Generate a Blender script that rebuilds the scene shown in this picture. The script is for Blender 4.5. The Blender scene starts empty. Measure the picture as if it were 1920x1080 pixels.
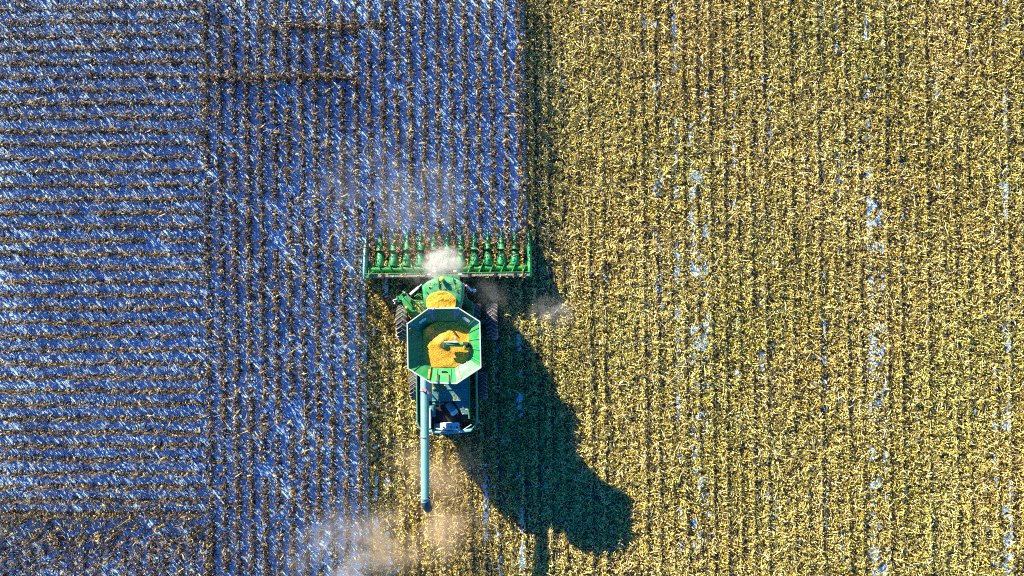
import bpy, bmesh, math, random
import numpy as np
from mathutils import Vector, Matrix

random.seed(7)
R = np.random.default_rng(11)
C = bpy.context.scene.collection
PI = math.pi

# ------------------------------------------------------------------ scale of the place
PPM = 32.6           # photograph pixels per metre on the ground
H = 55.0             # height of the drone above the ground
TILT = 0.0125        # the rows run very slightly off the picture's vertical
def gx(u): return (u - 960) / PPM
def gy(v): return (540 - v) / PPM

# ------------------------------------------------------------------ helpers: objects
def link(name, me, mat=None, parent=None):
    o = bpy.data.objects.new(name, me)
    C.objects.link(o)
    if mat is not None:
        for m in (mat if isinstance(mat, (list, tuple)) else [mat]):
            me.materials.append(m)
    if parent is not None: o.parent = parent
    return o
def tag(o, label=None, cat=None, group=None, kind=None):
    if label: o['label'] = label
    if cat: o['category'] = cat
    if group: o['group'] = group
    if kind: o['kind'] = kind
    return o

class MB:
    """collects shapes into one mesh"""
    def __init__(s): s.v = []; s.f = []; s.sm = []; s.mi = []
    def add(s, vs, fs, smooth=False, mi=0):
        n = len(s.v); s.v += [tuple(p) for p in vs]
        for f in fs: s.f.append([i + n for i in f]); s.sm.append(smooth); s.mi.append(mi)
        return s
    def box(s, x0, x1, y0, y1, z0, z1, mi=0):
        vs = [(x, y, z) for z in (z0, z1) for y in (y0, y1) for x in (x0, x1)]
        return s.add(vs, [(0,2,3,1),(4,5,7,6),(0,1,5,4),(2,6,7,3),(0,4,6,2),(1,3,7,5)], mi=mi)
    def prism(s, poly, z0, z1, mi=0):
        n = len(poly)
        vs = [(p[0], p[1], z0) for p in poly] + [(p[0], p[1], z1) for p in poly]
        fs = [tuple(range(n))[::-1], tuple(range(n, 2*n))] + [(i, (i+1) % n, n+(i+1) % n, n+i) for i in range(n)]
        return s.add(vs, fs, mi=mi)
    def bar(s, a, b, w, h=None, mi=0):
        a, b = Vector(a), Vector(b); d = (b-a).normalized(); h = h or w
        up = Vector((0,0,1)) if abs(d.z) < .95 else Vector((0,1,0))
        x = d.cross(up).normalized(); y = x.cross(d)
        vs = [p + x*sx*w/2 + y*sy*h/2 for p in (a, b) for sx, sy in ((-1,-1),(1,-1),(1,1),(-1,1))]
        return s.add(vs, [(0,3,2,1),(4,5,6,7),(0,1,5,4),(1,2,6,5),(2,3,7,6),(3,0,4,7)], mi=mi)
    def tube(s, pts, r, n=10, mi=0, cap=True):
        pts = [Vector(p) for p in pts]; rs = r if isinstance(r, (list, tuple)) else [r]*len(pts)
        rings = []; ref = None
        for i, p in enumerate(pts):
            d = (pts[min(i+1, len(pts)-1)] - pts[max(i-1, 0)]).normalized()
            if ref is None:
                up = Vector((0,0,1)) if abs(d.z) < .9 else Vector((0,1,0))
                ref = d.cross(up).normalized()
            ref = (ref - d*ref.dot(d)).normalized(); y = d.cross(ref)
            rings.append([p + (ref*math.cos(2*PI*k/n) + y*math.sin(2*PI*k/n))*rs[i] for k in range(n)])
        vs = [q for r_ in rings for q in r_]
        fs = [(i*n+k, i*n+(k+1) % n, (i+1)*n+(k+1) % n, (i+1)*n+k) for i in range(len(pts)-1) for k in range(n)]
        s.add(vs, fs, True, mi)
        if cap:
            s.add(rings[0], [tuple(range(n))[::-1]], False, mi); s.add(rings[-1], [tuple(range(n))], False, mi)
        return s
    def loft(s, rings, smooth=True, mi=0, close=True, caps=False):
        n = len(rings[0]); vs = [q for r in rings for q in r]; m = n if close else n-1
        fs = [(i*n+k, i*n+(k+1) % n, (i+1)*n+(k+1) % n, (i+1)*n+k) for i in range(len(rings)-1) for k in range(m)]
        s.add(vs, fs, smooth, mi)
        if caps:
            s.add(rings[0], [tuple(range(n))[::-1]], False, mi); s.add(rings[-1], [tuple(range(n))], False, mi)
        return s
    def ball(s, c, r, n=12, sz=1.0, mi=0):
        rings = [[(c[0]+r*math.sin(a)*math.cos(2*PI*k/n), c[1]+r*math.sin(a)*math.sin(2*PI*k/n), c[2]+r*sz*math.cos(a)) for k in range(n)]
                 for a in [PI*(i+.02)/8.04 for i in range(9)]]
        return s.loft(rings, True, mi)
    def build(s, name, mat, parent=None, bevel=0, fixn=True):
        me = bpy.data.meshes.new(name)
        me.from_pydata(s.v, [], s.f)
        me.polygons.foreach_set('use_smooth', s.sm); me.polygons.foreach_set('material_index', s.mi)
        if fixn:
            bm = bmesh.new(); bm.from_mesh(me)
            bmesh.ops.recalc_face_normals(bm, faces=bm.faces); bm.to_mesh(me); bm.free()
        me.update()
        o = link(name, me, mat, parent)
        if bevel:
            b = o.modifiers.new('bevel', 'BEVEL'); b.width = bevel; b.segments = 2; b.limit_method = 'ANGLE'
        return o

# ------------------------------------------------------------------ helpers: materials
def newmat(name):
    m = bpy.data.materials.new(name); m.use_nodes = True
    nt = m.node_tree; b = nt.nodes['Principled BSDF']
    return m, nt, b
def N(nt, t, **kw):
    n = nt.nodes.new(t)
    for k, v in kw.items():
        if k in n.inputs: n.inputs[k].default_value = v
        else: setattr(n, k, v)
    return n
def noise(nt, scale, detail=4, rough=.6, vec=None):
    n = N(nt, 'ShaderNodeTexNoise'); n.inputs['Scale'].default_value = scale
    n.inputs['Detail'].default_value = detail; n.inputs['Roughness'].default_value = rough
    if vec is None:
        tc = N(nt, 'ShaderNodeTexCoord'); vec = tc.outputs['Object']
    nt.links.new(vec, n.inputs['Vector']); return n
def ramp(nt, fac, stops):
    r = N(nt, 'ShaderNodeValToRGB'); e = r.color_ramp.elements
    while len(e) < len(stops): e.new(.5)
    for k, (p, c) in enumerate(stops):
        e[k].position = p; e[k].color = (*c, 1) if len(c) == 3 else c
    nt.links.new(fac, r.inputs['Fac']); return r
def mixc(nt, fac, a, b):
    m = N(nt, 'ShaderNodeMix'); m.data_type = 'RGBA'
    for s, v in ((0, fac), (6, a), (7, b)):
        if isinstance(v, tuple): m.inputs[s].default_value = (*v, 1)
        elif isinstance(v, (int, float)): m.inputs[s].default_value = v
        else: nt.links.new(v, m.inputs[s])
    return m.outputs[2]
def bump(nt, b, h, strength, dist=.02):
    n = N(nt, 'ShaderNodeBump'); n.inputs['Strength'].default_value = strength; n.inputs['Distance'].default_value = dist
    nt.links.new(h, n.inputs['Height']); nt.links.new(n.outputs[0], b.inputs['Normal'])

def paint(name, col, rough=.4, dust=.25, dustcol=(.35, .28, .17), metallic=0, scale=2.5):
    m, nt, b = newmat(name)
    n = noise(nt, scale, 6, .7); f = ramp(nt, n.outputs['Fac'], [(.42, (0,0,0)), (.75, (1,1,1))])
    k = N(nt, 'ShaderNodeMath', operation='MULTIPLY'); nt.links.new(f.outputs[0], k.inputs[0]); k.inputs[1].default_value = dust
    nt.links.new(mixc(nt, k.outputs[0], col, dustcol), b.inputs['Base Color'])
    r = N(nt, 'ShaderNodeMapRange'); nt.links.new(f.outputs[0], r.inputs[0]); r.inputs[3].default_value = rough; r.inputs[4].default_value = min(1, rough+.35)
    nt.links.new(r.outputs[0], b.inputs['Roughness']); b.inputs['Metallic'].default_value = metallic
    return m
M = {}
M['green'] = paint('green_paint', (.012, .30, .075), .40, .40)
M['bright'] = paint('tank_green_paint', (.006, .235, .045), .48, .22)
M['roof'] = paint('dusty_roof_paint', (.02, .30, .085), .45, .55, (.42, .42, .28), scale=3.5)
M['dusty'] = paint('dusty_deck_paint', (.03, .25, .07), .6, .8, (.34, .33, .14), scale=5)
M['deck'] = paint('engine_deck_paint', (.05, .22, .19), .45, .45, (.25, .3, .3))
M['tube'] = paint('auger_tube_paint', (.19, .42, .35), .42, .3, (.45, .5, .42), scale=1.3)
M['dark'] = paint('dark_machinery', (.012, .014, .014), .6, .5, (.05, .045, .04), scale=5)
M['steel'] = paint('worn_steel', (.4, .4, .38), .42, .5, (.3, .26, .19), .6)
M['pale'] = paint('pale_painted_metal', (.68, .69, .64), .5, .35, (.45, .42, .32))
M['beam'] = paint('dusty_header_beam', (.22, .26, .17), .6, .8, (.40, .36, .26), scale=4)
M['side'] = paint('side_panel_paint', (.05,.27,.15), .45, .6, (.30,.36,.26))
M['rim'] = paint('pale_rim_edge', (.62, .70, .60), .5, .2)
M['yellow'] = paint('yellow_paint', (.75, .50, .03), .4, .2)
M['dome'] = paint('yellow_green_receiver', (.62, .70, .08), .35, .1)
M['orange'] = paint('amber_lens', (.8, .25, .02), .25, .1)
M['red'] = paint('red_lens', (.6, .05, .03), .3, .1)
M['pink'] = paint('faded_red_latch', (.72, .30, .30), .5, .3)
M['rubber'] = paint('dark_rubber', (.02, .022, .024), .75, .9, (.085, .075, .06), scale=6)
M['lug'] = paint('dusty_sunlit_lug', (.24, .215, .18), .85, .7, (.40, .35, .27), scale=9)  # dusty lugs, their colour lightened further to stand for sun on the tread
M['boot'] = paint('black_rubber_boot', (.02, .045, .06), .5, .3)
M['gusset'] = paint('grey_rubber_gusset', (.20, .24, .24), .7, .5)
m, nt, b = newmat('cab_glass'); b.inputs['Base Color'].default_value = (.02,.03,.035,1); b.inputs['Roughness'].default_value = .05
b.inputs['Transmission Weight'].default_value = .3; M['glass'] = m

def leafmat(name, stops, transl=.25, rough=.75):
    m, nt, b = newmat(name)
    a = N(nt, 'ShaderNodeAttribute'); a.attribute_name = 'rnd'
    n = noise(nt, 9, 3, .6)
    ad = N(nt, 'ShaderNodeMath', operation='MULTIPLY_ADD'); nt.links.new(n.outputs['Fac'], ad.inputs[0]); ad.inputs[1].default_value = .35
    nt.links.new(a.outputs['Fac'], ad.inputs[2])
    sb = N(nt, 'ShaderNodeMath', operation='SUBTRACT'); nt.links.new(ad.outputs[0], sb.inputs[0]); sb.inputs[1].default_value = .175
    r = ramp(nt, sb.outputs[0], stops)
    if name == 'chopped_residue':          # the field is greener in some places and browner in others
        big = noise(nt, .11, 3, .6); f2 = ramp(nt, big.outputs['Fac'], [(.35, (1.03,.98,.92)), (.65, (.93,1.0,.86))])
        mm = N(nt, 'ShaderNodeMix'); mm.data_type = 'RGBA'; mm.blend_type = 'MULTIPLY'; mm.inputs[0].default_value = 1
        nt.links.new(r.outputs[0], mm.inputs[6]); nt.links.new(f2.outputs[0], mm.inputs[7])
        class _O: outputs = [mm.outputs[2]]
        r = _O
    nt.links.new(r.outputs[0], b.inputs['Base Color']); b.inputs['Roughness'].default_value = rough
    if transl:
        t = N(nt, 'ShaderNodeBsdfTranslucent'); nt.links.new(r.outputs[0], t.inputs[0])
        mx = N(nt, 'ShaderNodeMixShader'); mx.inputs[0].default_value = transl
        nt.links.new(b.outputs[0], mx.inputs[1]); nt.links.new(t.outputs[0], mx.inputs[2])
        nt.links.new(mx.outputs[0], nt.nodes['Material Output'].inputs[0])
    return m
M['corn'] = leafmat('dry_corn_leaf', [(0, (.018,.009,.003)), (.4, (.065,.034,.009)), (.68, (.20,.125,.032)), (.86, (.50,.37,.13)), (1, (.74,.60,.36))], .12)
M['residue'] = leafmat('chopped_residue', [(0, (.14,.08,.015)), (.25, (.42,.30,.045)), (.5, (.66,.52,.085)), (.75, (.78,.67,.23)), (1, (.92,.82,.52))], .14)
M['trample'] = leafmat('trampled_leaf', [(0, (.04,.02,.006)), (.35, (.15,.09,.022)), (.65, (.36,.24,.06)), (.87, (.55,.41,.13)), (1, (.78,.66,.38))], .1)
M['litter'] = leafmat('dark_leaf_litter', [(0, (.03,.018,.01)), (.4, (.10,.06,.03)), (.8, (.26,.17,.08)), (1, (.5,.38,.2))], .1)
M['husk'] = leafmat('husk_and_ear', [(0, (.30,.12,.02)), (.4, (.62,.33,.03)), (.75, (.72,.50,.10)), (1, (.74,.66,.42))], .1)

def grainmat():
    m, nt, b = newmat('corn_kernels')
    tc = N(nt, 'ShaderNodeTexCoord')
    v = N(nt, 'ShaderNodeTexVoronoi'); v.inputs['Scale'].default_value = 26; nt.links.new(tc.outputs['Object'], v.inputs['Vector'])
    n = noise(nt, 3, 4, .6, tc.outputs['Object'])
    r1 = ramp(nt, v.outputs['Color'], [(0, (.80,.27,.004)), (.6, (.94,.42,.015)), (1, (.97,.58,.08))])
    nt.links.new(r1.outputs[0], b.inputs['Base Color']); b.inputs['Roughness'].default_value = .55
    ad = N(nt, 'ShaderNodeMath', operation='ADD'); nt.links.new(v.outputs['Distance'], ad.inputs[0]); nt.links.new(n.outputs['Fac'], ad.inputs[1])
    bump(nt, b, ad.outputs[0], .5, .03)
    return m
M['grain'] = grainmat()

# ------------------------------------------------------------------ helpers: noise and leaf strips
class VN:
    """smooth value noise on the plane"""
    def __init__(s, seed, cell, cell_y=None):
        s.g = np.random.default_rng(seed).random((256, 256)); s.c = cell; s.cy = cell_y or cell
    def __call__(s, x, y):
        x = np.asarray(x)/s.c + 1000; y = np.asarray(y)/s.cy + 1000
        i = np.floor(x).astype(int); j = np.floor(y).astype(int); fx = x-i; fy = y-j
        fx = fx*fx*(3-2*fx); fy = fy*fy*(3-2*fy); i0 = i & 255; j0 = j & 255; i1 = (i+1) & 255; j1 = (j+1) & 255
        g = s.g
        return (g[i0,j0]*(1-fx)+g[i1,j0]*fx)*(1-fy) + (g[i0,j1]*(1-fx)+g[i1,j1]*fx)*fy

class Strips:
    """ribbons and thin three-sided stems gathered as arrays, one mesh at the end"""
    def __init__(s): s.V = []; s.F = []; s.A = []; s.n = 0
    def ribbons(s, Cn, W, rnd):           # Cn (N,K,3) centre lines, W (N,K,3) half widths, rnd (N,)
        n, k, _ = Cn.shape
        V = np.stack([Cn-W, Cn+W], 2).reshape(-1, 3)
        b = (np.arange(n)*k*2)[:, None] + (np.arange(k-1)*2)[None, :]
        F = np.stack([b, b+1, b+3, b+2], -1).reshape(-1, 4) + s.n
        s.V.append(V); s.F.append(F); s.A.append(np.repeat(rnd, k*2)); s.n += len(V)
    def stems(s, Cn, r, rnd):             # Cn (N,K,3), r (N,K)
        n, k, _ = Cn.shape
        d = Cn[:, -1]-Cn[:, 0]; d /= np.linalg.norm(d, axis=1)[:, None] + 1e-9
        ref = np.where(np.abs(d[:, 2:3]) > .7, np.array([[1., 0, 0]]), np.array([[0, 0, 1.]]))
        a = np.cross(d, ref); a /= np.linalg.norm(a, axis=1)[:, None]; b_ = np.cross(d, a)
        ring = np.stack([Cn + r[:, :, None]*(a[:, None]*math.cos(t) + b_[:, None]*math.sin(t)) for t in (0, 2*PI/3, 4*PI/3)], 2)
        V = ring.reshape(-1, 3)
        b = (np.arange(n)*k*3)[:, None] + (np.arange(k-1)*3)[None, :]
        F = np.concatenate([np.stack([b+i, b+(i+1) % 3, b+3+(i+1) % 3, b+3+i], -1).reshape(-1, 4) for i in range(3)]) + s.n
        s.V.append(V); s.F.append(F); s.A.append(np.repeat(rnd, k*3)); s.n += len(V)
    def build(s, name, mat, origin=(0, 0, 0)):
        V = np.concatenate(s.V) - np.array(origin); F = np.concatenate(s.F); A = np.concatenate(s.A)
        me = bpy.data.meshes.new(name)
        me.vertices.add(len(V)); me.vertices.foreach_set('co', V.astype(np.float32).ravel())
        me.loops.add(F.size); me.loops.foreach_set('vertex_index', F.astype(np.int32).ravel())
        me.polygons.add(len(F)); me.polygons.foreach_set('loop_start', np.arange(0, F.size, 4, dtype=np.int32))
        me.polygons.foreach_set('loop_total', np.full(len(F), 4, np.int32))
        at = me.attributes.new('rnd', 'FLOAT', 'POINT'); at.data.foreach_set('value', A.astype(np.float32))
        me.update(calc_edges=True); me.validate()
        o = link(name, me, mat); o.location = origin
        return o

def U(a, b, n): return R.uniform(a, b, n)
def flakes(S, x, y, z, lo, hi, wlo, whi, pitch=.5, tone=None, curl=.35):
    """bent leaf scraps lying about"""
    n = len(x); az = U(0, 2*PI, n); p = R.normal(0, pitch, n); L = U(lo, hi, n); w = U(wlo, whi, n)
    d = np.stack([np.cos(az)*np.cos(p), np.sin(az)*np.cos(p), np.sin(p)], 1)
    roll = R.normal(0, .7, n)
    side = np.stack([-np.sin(az), np.cos(az), np.zeros(n)], 1)
    up = np.cross(d, side); wv = side*np.cos(roll)[:, None] + up*np.sin(roll)[:, None]
    c = np.stack([x, y, z + np.abs(np.sin(p))*L*.4], 1)
    k = R.normal(0, curl, n)[:, None]*L[:, None]*.5
    nrm = np.cross(d, wv)
    P = np.stack([c - d*L[:, None]/2 - nrm*k*.5 , c + nrm*k*.5 + side*(k*.3), c + d*L[:, None]/2 - nrm*k*.5], 1)
    P[:, :, 2] = np.maximum(P[:, :, 2], .006)
    W = np.stack([wv*(w*.6)[:, None], wv*w[:, None], wv*(w*.45)[:, None]], 1)*.5
    S.ribbons(P, W, tone if tone is not None else U(0, 1, n))

def corn_plants(S, x, y, h, full=1.0, spread=1.0):
    """dead maize plants: bent stem, drooping leaves, one hanging ear, a tassel"""
    n = len(x); z0 = np.zeros(n)
    lean = R.normal(0, .07, (n, 2)); bend = R.normal(0, .05, (n, 2))
    base = np.stack([x, y, z0], 1)
    def at(t):                             # point on the stem at height share t (n,)
        q = base.copy(); q[:, :2] += lean*(h*t)[:, None] + bend*(h*t*t)[:, None]; q[:, 2] = h*t; return q
    ts = [np.full(n, t) for t in (0, .5, 1)]
    S.stems(np.stack([at(t) for t in ts], 1), np.stack([np.full(n, .015), np.full(n, .012), np.full(n, .006)], 1), U(.35, .95, n))
    plane = U(0, PI, n)
    nl = 11
    for i in range(nl):
        keep = R.random(n) < full*(.95 if i < 9 else .6)
        t = np.clip((i+.6)/nl*.95 + R.normal(0, .05, n), .05, .97)
        p0 = at(t); az = plane + (i % 2)*PI + R.normal(0, .5, n); L = spread*U(.20, .38, n)*(1.0-.2*t)
        o = np.stack([np.cos(az), np.sin(az), np.zeros(n)], 1); up = np.array([0, 0, 1.])
        a, b, c = U(.15,.38,n), U(.25,.6,n), U(.3,.8,n)
        r1, r2, r3 = L*a, L*(a+.22), L*(a+.22+U(-.12,.25,n)); q1, q2, q3 = L*U(.05,.28,n), L*U(-.15,.2,n), -L*U(.1,.75,n)
        sw = R.normal(0, .12, (n, 3))*np.array([1, 1, .1])
        P = np.stack([p0, p0+o*r1[:,None]+up*q1[:,None], p0+o*r2[:,None]+up*q2[:,None]+sw*.5, p0+o*r3[:,None]+up*q3[:,None]+sw], 1)
        P[:, :, 2] = np.maximum(P[:, :, 2], .02)
        sd = np.stack([-np.sin(az), np.cos(az), R.normal(0, .5, n)], 1); w = U(.02, .042, n)
        W = np.stack([sd*(w*.6)[:,None], sd*w[:,None], sd*(w*.9)[:,None], sd*(w*.3)[:,None]], 1)
        W[:, 2] = W[:, 2]*np.array([.8, 1, 1]) + up*(w*R.normal(0, .5, n))[:,None]
        S.ribbons(P[keep], W[keep], U(0, .9, n)[keep])
    # ear in its husk
    t = U(.4, .6, n); p0 = at(t); az = plane + U(-.4, .4, n); o = np.stack([np.cos(az), np.sin(az), np.zeros(n)], 1)
    dn = U(-.9, .3, n)[:, None]*np.array([[0, 0, 1.]])
    p1 = p0+o*.05; p3 = p1+(o*.6+dn)*.16; p2 = (p1+p3)/2
    S.stems(np.stack([p1, p2, p3], 1), np.stack([np.full(n,.014), np.full(n,.034), np.full(n,.01)], 1), U(.7, 1, n))
    # tassel
    p0 = at(np.ones(n))
    for i in range(3):
        d = R.normal(0, .45, (n, 3)); d[:, 2] = U(.5, 1, n); L = U(.10, .24, n)[:, None]
        q = p0 + d*L; k = R.normal(0, .5, (n, 3)); k[:, 2] = 0
        keep = R.random(n) < .55
        S.ribbons(np.stack([p0, (p0+q)/2, q], 1)[keep], np.stack([k*.012, k*.012, k*.006], 1)[keep], U(.5, 1, n)[keep])

# ------------------------------------------------------------------ the ground
def snow_share(x, y):
    """how much of the ground shows snow: all of it in the standing corn, little between the residue"""
    x = np.asarray(x); y = np.asarray(y)
    edge = np.where(y > .9, gx(980), gx(677)) - y*TILT
    left = 1/(1+np.exp(np.clip((x-edge-.2)*6, -50, 50)))
    xs = x + y*TILT
    n1 = VN(21, .45, .8)(x, y)*.6 + VN(23, 1.5, 4)(x, y)*.5; n2 = VN(22, .13, .17)(x, y)
    tr = np.zeros_like(xs)
    for u, s, a in ((1310,.5,.45),(1640,.3,.4),(1880,.3,.4),(1425,.5,.22),(1240,.3,.3),(1575,.12,.6),(1715,.12,.4),(1825,.12,.4),(1135,.12,.3),(1450,.12,.35),(1525,.1,.5),(1270,.14,1.3),(1297,.12,.7),(1324,.15,.7),(1380,.14,.5),(1215,.14,.35),(1545,.12,.45),(1630,.12,.95),(1655,.13,.45),(1760,.13,.4),(1890,.12,1),(1862,.13,.4),(1230,.15,.4),
                    (972,.2,.65),(905,.2,.35),(930,.2,.3),(722,.25,.8),(740,.18,.4),(700,.2,.7),(1100,.15,.3)):
        tr += a*np.exp(-((xs-gx(u))/(s*.72))**2)
    f = np.clip(tr*1.5*np.clip(1.9*n1-.38, 0, 1)*np.clip((n2-.36)*4, -.2, 1) + .5*(n1-.68)*2 + .2*(n2-.5), 0, 1)
    return np.clip(left + (1-left)*f, 0, 1)
ROWA = np.random.default_rng(5).random(400)
def _fr(x, y):
    q = ((x + y*TILT) - gx(978))/.776; i = np.round(q - .16); d = (q - .16 - i)*.776 + .05*(VN(36, 3, .7)(x, y)-.5)
    a = np.clip(1.7*ROWA[(i.astype(int)) % 400]-.05, 0, 1)*np.clip(1.9*VN(35, .8, 2.4)(x, y)+.05, 0, 1)
    return a, d
def furrow(x, y):
    a, d = _fr(x, y); return a*np.exp(-(d/.10)**2)
def ridge(x, y):
    a, d = _fr(x, y); return a*(np.exp(-((d+.22)/.13)**2) + np.exp(-((d-.55)/.13)**2))
RL1, RL2, RL3 = VN(31, .45, .55), VN(32, .17), VN(33, 1.7, 2.6)
def relief(x, y):
    ph = 2*PI*((x + y*TILT) - gx(978))/.775
    row = (.5+.5*np.cos(ph))*VN(34, .5, .9)(x, y)
    return np.clip(.17*RL1(x, y) + .13*RL2(x, y) + .05*RL3(x, y) + .05*row + .22*ridge(x, y) - .25*furrow(x, y) - .12, 0, .45)

def make_ground():
    a = .14
    xs = np.concatenate([[-900,-300,-120,-60,-44], np.arange(-40, 37, a), [40,48,70,140,320,900]])
    ys = np.concatenate([[-900,-300,-120,-60,-34], np.arange(-24, 28, a), [32,45,70,140,320,900]])
    X, Y = np.meshgrid(xs, ys, indexing='ij')
    near = (np.abs(X) < 42) & (np.abs(Y) < 30)
    Z = np.where(near, .05*VN(41, .8)(X, Y) + .03*VN(42, .3)(X, Y) - .045, 0.)
    nx, ny = len(xs), len(ys)
    V = np.stack([X, Y, Z], -1).reshape(-1, 3)
    i = np.arange(nx-1)[:, None]*ny + np.arange(ny-1)[None, :]
    F = np.stack([i, i+ny, i+ny+1, i+1], -1).reshape(-1, 4)
    me = bpy.data.meshes.new('ground')
    me.vertices.add(len(V)); me.vertices.foreach_set('co', V.astype(np.float32).ravel())
    me.loops.add(F.size); me.loops.foreach_set('vertex_index', F.astype(np.int32).ravel())
    me.polygons.add(len(F)); me.polygons.foreach_set('loop_start', np.arange(0, F.size, 4, dtype=np.int32))
    me.polygons.foreach_set('loop_total', np.full(len(F), 4, np.int32))
    me.polygons.foreach_set('use_smooth', np.ones(len(F), bool))
    at = me.attributes.new('snow', 'FLOAT', 'POINT'); at.data.foreach_set('value', snow_share(X, Y).ravel().astype(np.float32))
    me.update(calc_edges=True)
    m, nt, b = newmat('snow_and_soil')
    A = N(nt, 'ShaderNodeAttribute'); A.attribute_name = 'snow'
    n1 = noise(nt, 5.5, 6, .75); n2 = noise(nt, 22, 3, .6)
    s = N(nt, 'ShaderNodeMath', operation='ADD'); nt.links.new(A.outputs['Fac'], s.inputs[0]); nt.links.new(n1.outputs['Fac'], s.inputs[1])
    f = ramp(nt, s.outputs[0], [(.84, (0,0,0)), (.98, (1,1,1))])
    soil = ramp(nt, n2.outputs['Fac'], [(.3, (.02,.014,.009)), (.7, (.07,.048,.02))])
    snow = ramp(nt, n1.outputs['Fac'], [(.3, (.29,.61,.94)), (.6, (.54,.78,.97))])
    nt.links.new(mixc(nt, f.outputs[0], soil.outputs[0], snow.outputs[0]), b.inputs['Base Color'])
    b.inputs['Roughness'].default_value = .75
    bump(nt, b, n1.outputs['Fac'], .6, .06)
    o = link('ground', me, m); tag(o, kind='structure'); return o
make_ground()

# ------------------------------------------------------------------ standing corn, row by row
GAPV = VN(51, .55, .55); GAPH = VN(52, .55, .55)
def row_points(p, q, step=.16, gap=.0, jit=.025, gapn=None):
    p = np.array(p); q = np.array(q); L = np.linalg.norm(q-p); n = int(L/step)
    t = (np.arange(n) + U(-.3, .3, n))/n
    wob = .025*np.sin(t*L*.9 + R.uniform(0, 6)) + .018*np.sin(t*L*2.3 + R.uniform(0, 6))
    d = (q-p)/L; s = np.array([-d[1], d[0]])
    P = p + (q-p)*t[:, None] + s*(wob + R.normal(0, jit, n))[:, None]
    o1, o2 = R.uniform(-60, 60, 2)
    keep = (gapn or GAPV)(P[:, 0]+o1, P[:, 1]+o2) > gap*.62
    keep &= R.random(n) > .08
    return P[keep]
def corn_row(P, label, group, h=1.55, full=1.0, name='corn_row', spread=1.0):
    S = Strips(); n = len(P)
    hh = h*U(.85, 1.2, n)
    corn_plants(S, P[:, 0], P[:, 1], hh, full, spread)
    k = int(n*2.2); i = R.integers(0, n, k)            # fallen leaves at the feet of the plants
    flakes(S, P[i, 0]+R.normal(0, .09, k), P[i, 1]+R.normal(0, .09, k), U(.02, .25, k), .12, .35, .03, .06, .6, U(0, .7, k))
    return tag(S.build(name, M['corn'], (float(P[:, 0].mean()), float(P[:, 1].mean()), 0)), label, 'corn row', group)

ORD = ['first','second','third','fourth','fifth','sixth','seventh','eighth','ninth','tenth','eleventh','twelfth','thirteenth','fourteenth','fifteenth',
       'sixteenth','seventeenth','eighteenth','nineteenth','twentieth']
for a in ('twenty','thirty'):
    if a != 'twenty': ORD.append('thirtieth')
    ORD += [a+'-'+w for w in ORD[:9]]
ORD.append('fortieth')

def vx(u, v):                              # where a row passing (u, 500) stands when the picture row is v
    return gx(u + TILT*(v-500))
TOP, BOT = -14, 1094
VROWS = [978 - 25.3*k for k in range(12)]
GV, GL, GH, GB = 'standing corn rows leading into the header', 'standing corn rows left of the combine', 'standing corn rows running across the left side', 'short corn rows in the bottom left corner'
for k, u in enumerate(VROWS):
    gap = [.05,.16,.14,.12,.14,.12,.14,.16,.2,.3,.24,.3][k]
    vend = 476
    side = 'right' if k < 6 else 'left'; j = k if k < 6 else 11-k
    what = f'{ORD[j]} gap from the {side} end of the green header' if j else f'{side}most gap of the green header'
    lab = 'dry corn row entering the ' + what
    if k == 0: lab = 'sunlit outermost corn row at the harvested edge, entering the rightmost header gap'
    corn_row(row_points((vx(u, vend), gy(vend)), (vx(u, TOP), gy(TOP)), gap=gap, step=.15 if k else .10, jit=.025 if k else .07), lab, GV, 1.25 if k else 1.5, spread=.86)
for k in range(12):
    u = 674 - 25.3*k
    gap = [.18,.1,.14,.12,.12,.3,.34,.28,.2,.12,.1,.06][k]
    lab = ('dry corn row standing nearest the left side of the combine, beside the cut strip' if k == 0 else
           f'dry corn row, {ORD[k]} one out from the left side of the combine' if k < 11 else
           'leftmost lengthwise corn row, where the rows running across end')
    corn_row(row_points((vx(u, BOT), gy(BOT)), (vx(u, TOP), gy(TOP)), gap=gap), lab, GL, 1.3)
HR = [-5 + 25.4*k for k in range(39)]
nh = 0
for k, v in enumerate(HR):
    sl = max(0, (450-v)/450)*.022
    r_end = 388
    x0, x1 = -14, r_end
    if abs(v-46) < 12: pass
    p = (gx(x0), gy(v + sl*190)); q = (gx(x1), gy(v - sl*190))
    lab = ('dry corn row running across, cut by the top edge at left' if k == 0 else
           'lowest unbroken corn row running across at left, edging the trampled patch' if k == len(HR)-1 else
           f'dry corn row running across at left, {ORD[k]} from the top')
    corn_row(row_points(p, q, gap=.1, gapn=GAPH), lab, GH, 1.5, spread=.84)
# two crosswise rows that run on over the lengthwise ones
for lab, (u0, u1, v) in (('short crosswise corn row crossing the lengthwise rows close to the top edge', (500, 735, 55)),
                         ('longer crosswise corn row crossing the lengthwise rows below the short one', (392, 668, 151))):
    corn_row(row_points((gx(u0), gy(v)), (gx(u1), gy(v-1)), gap=.2, gapn=GAPH), lab, 'crosswise corn rows in the lengthwise block', 1.5)
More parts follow.
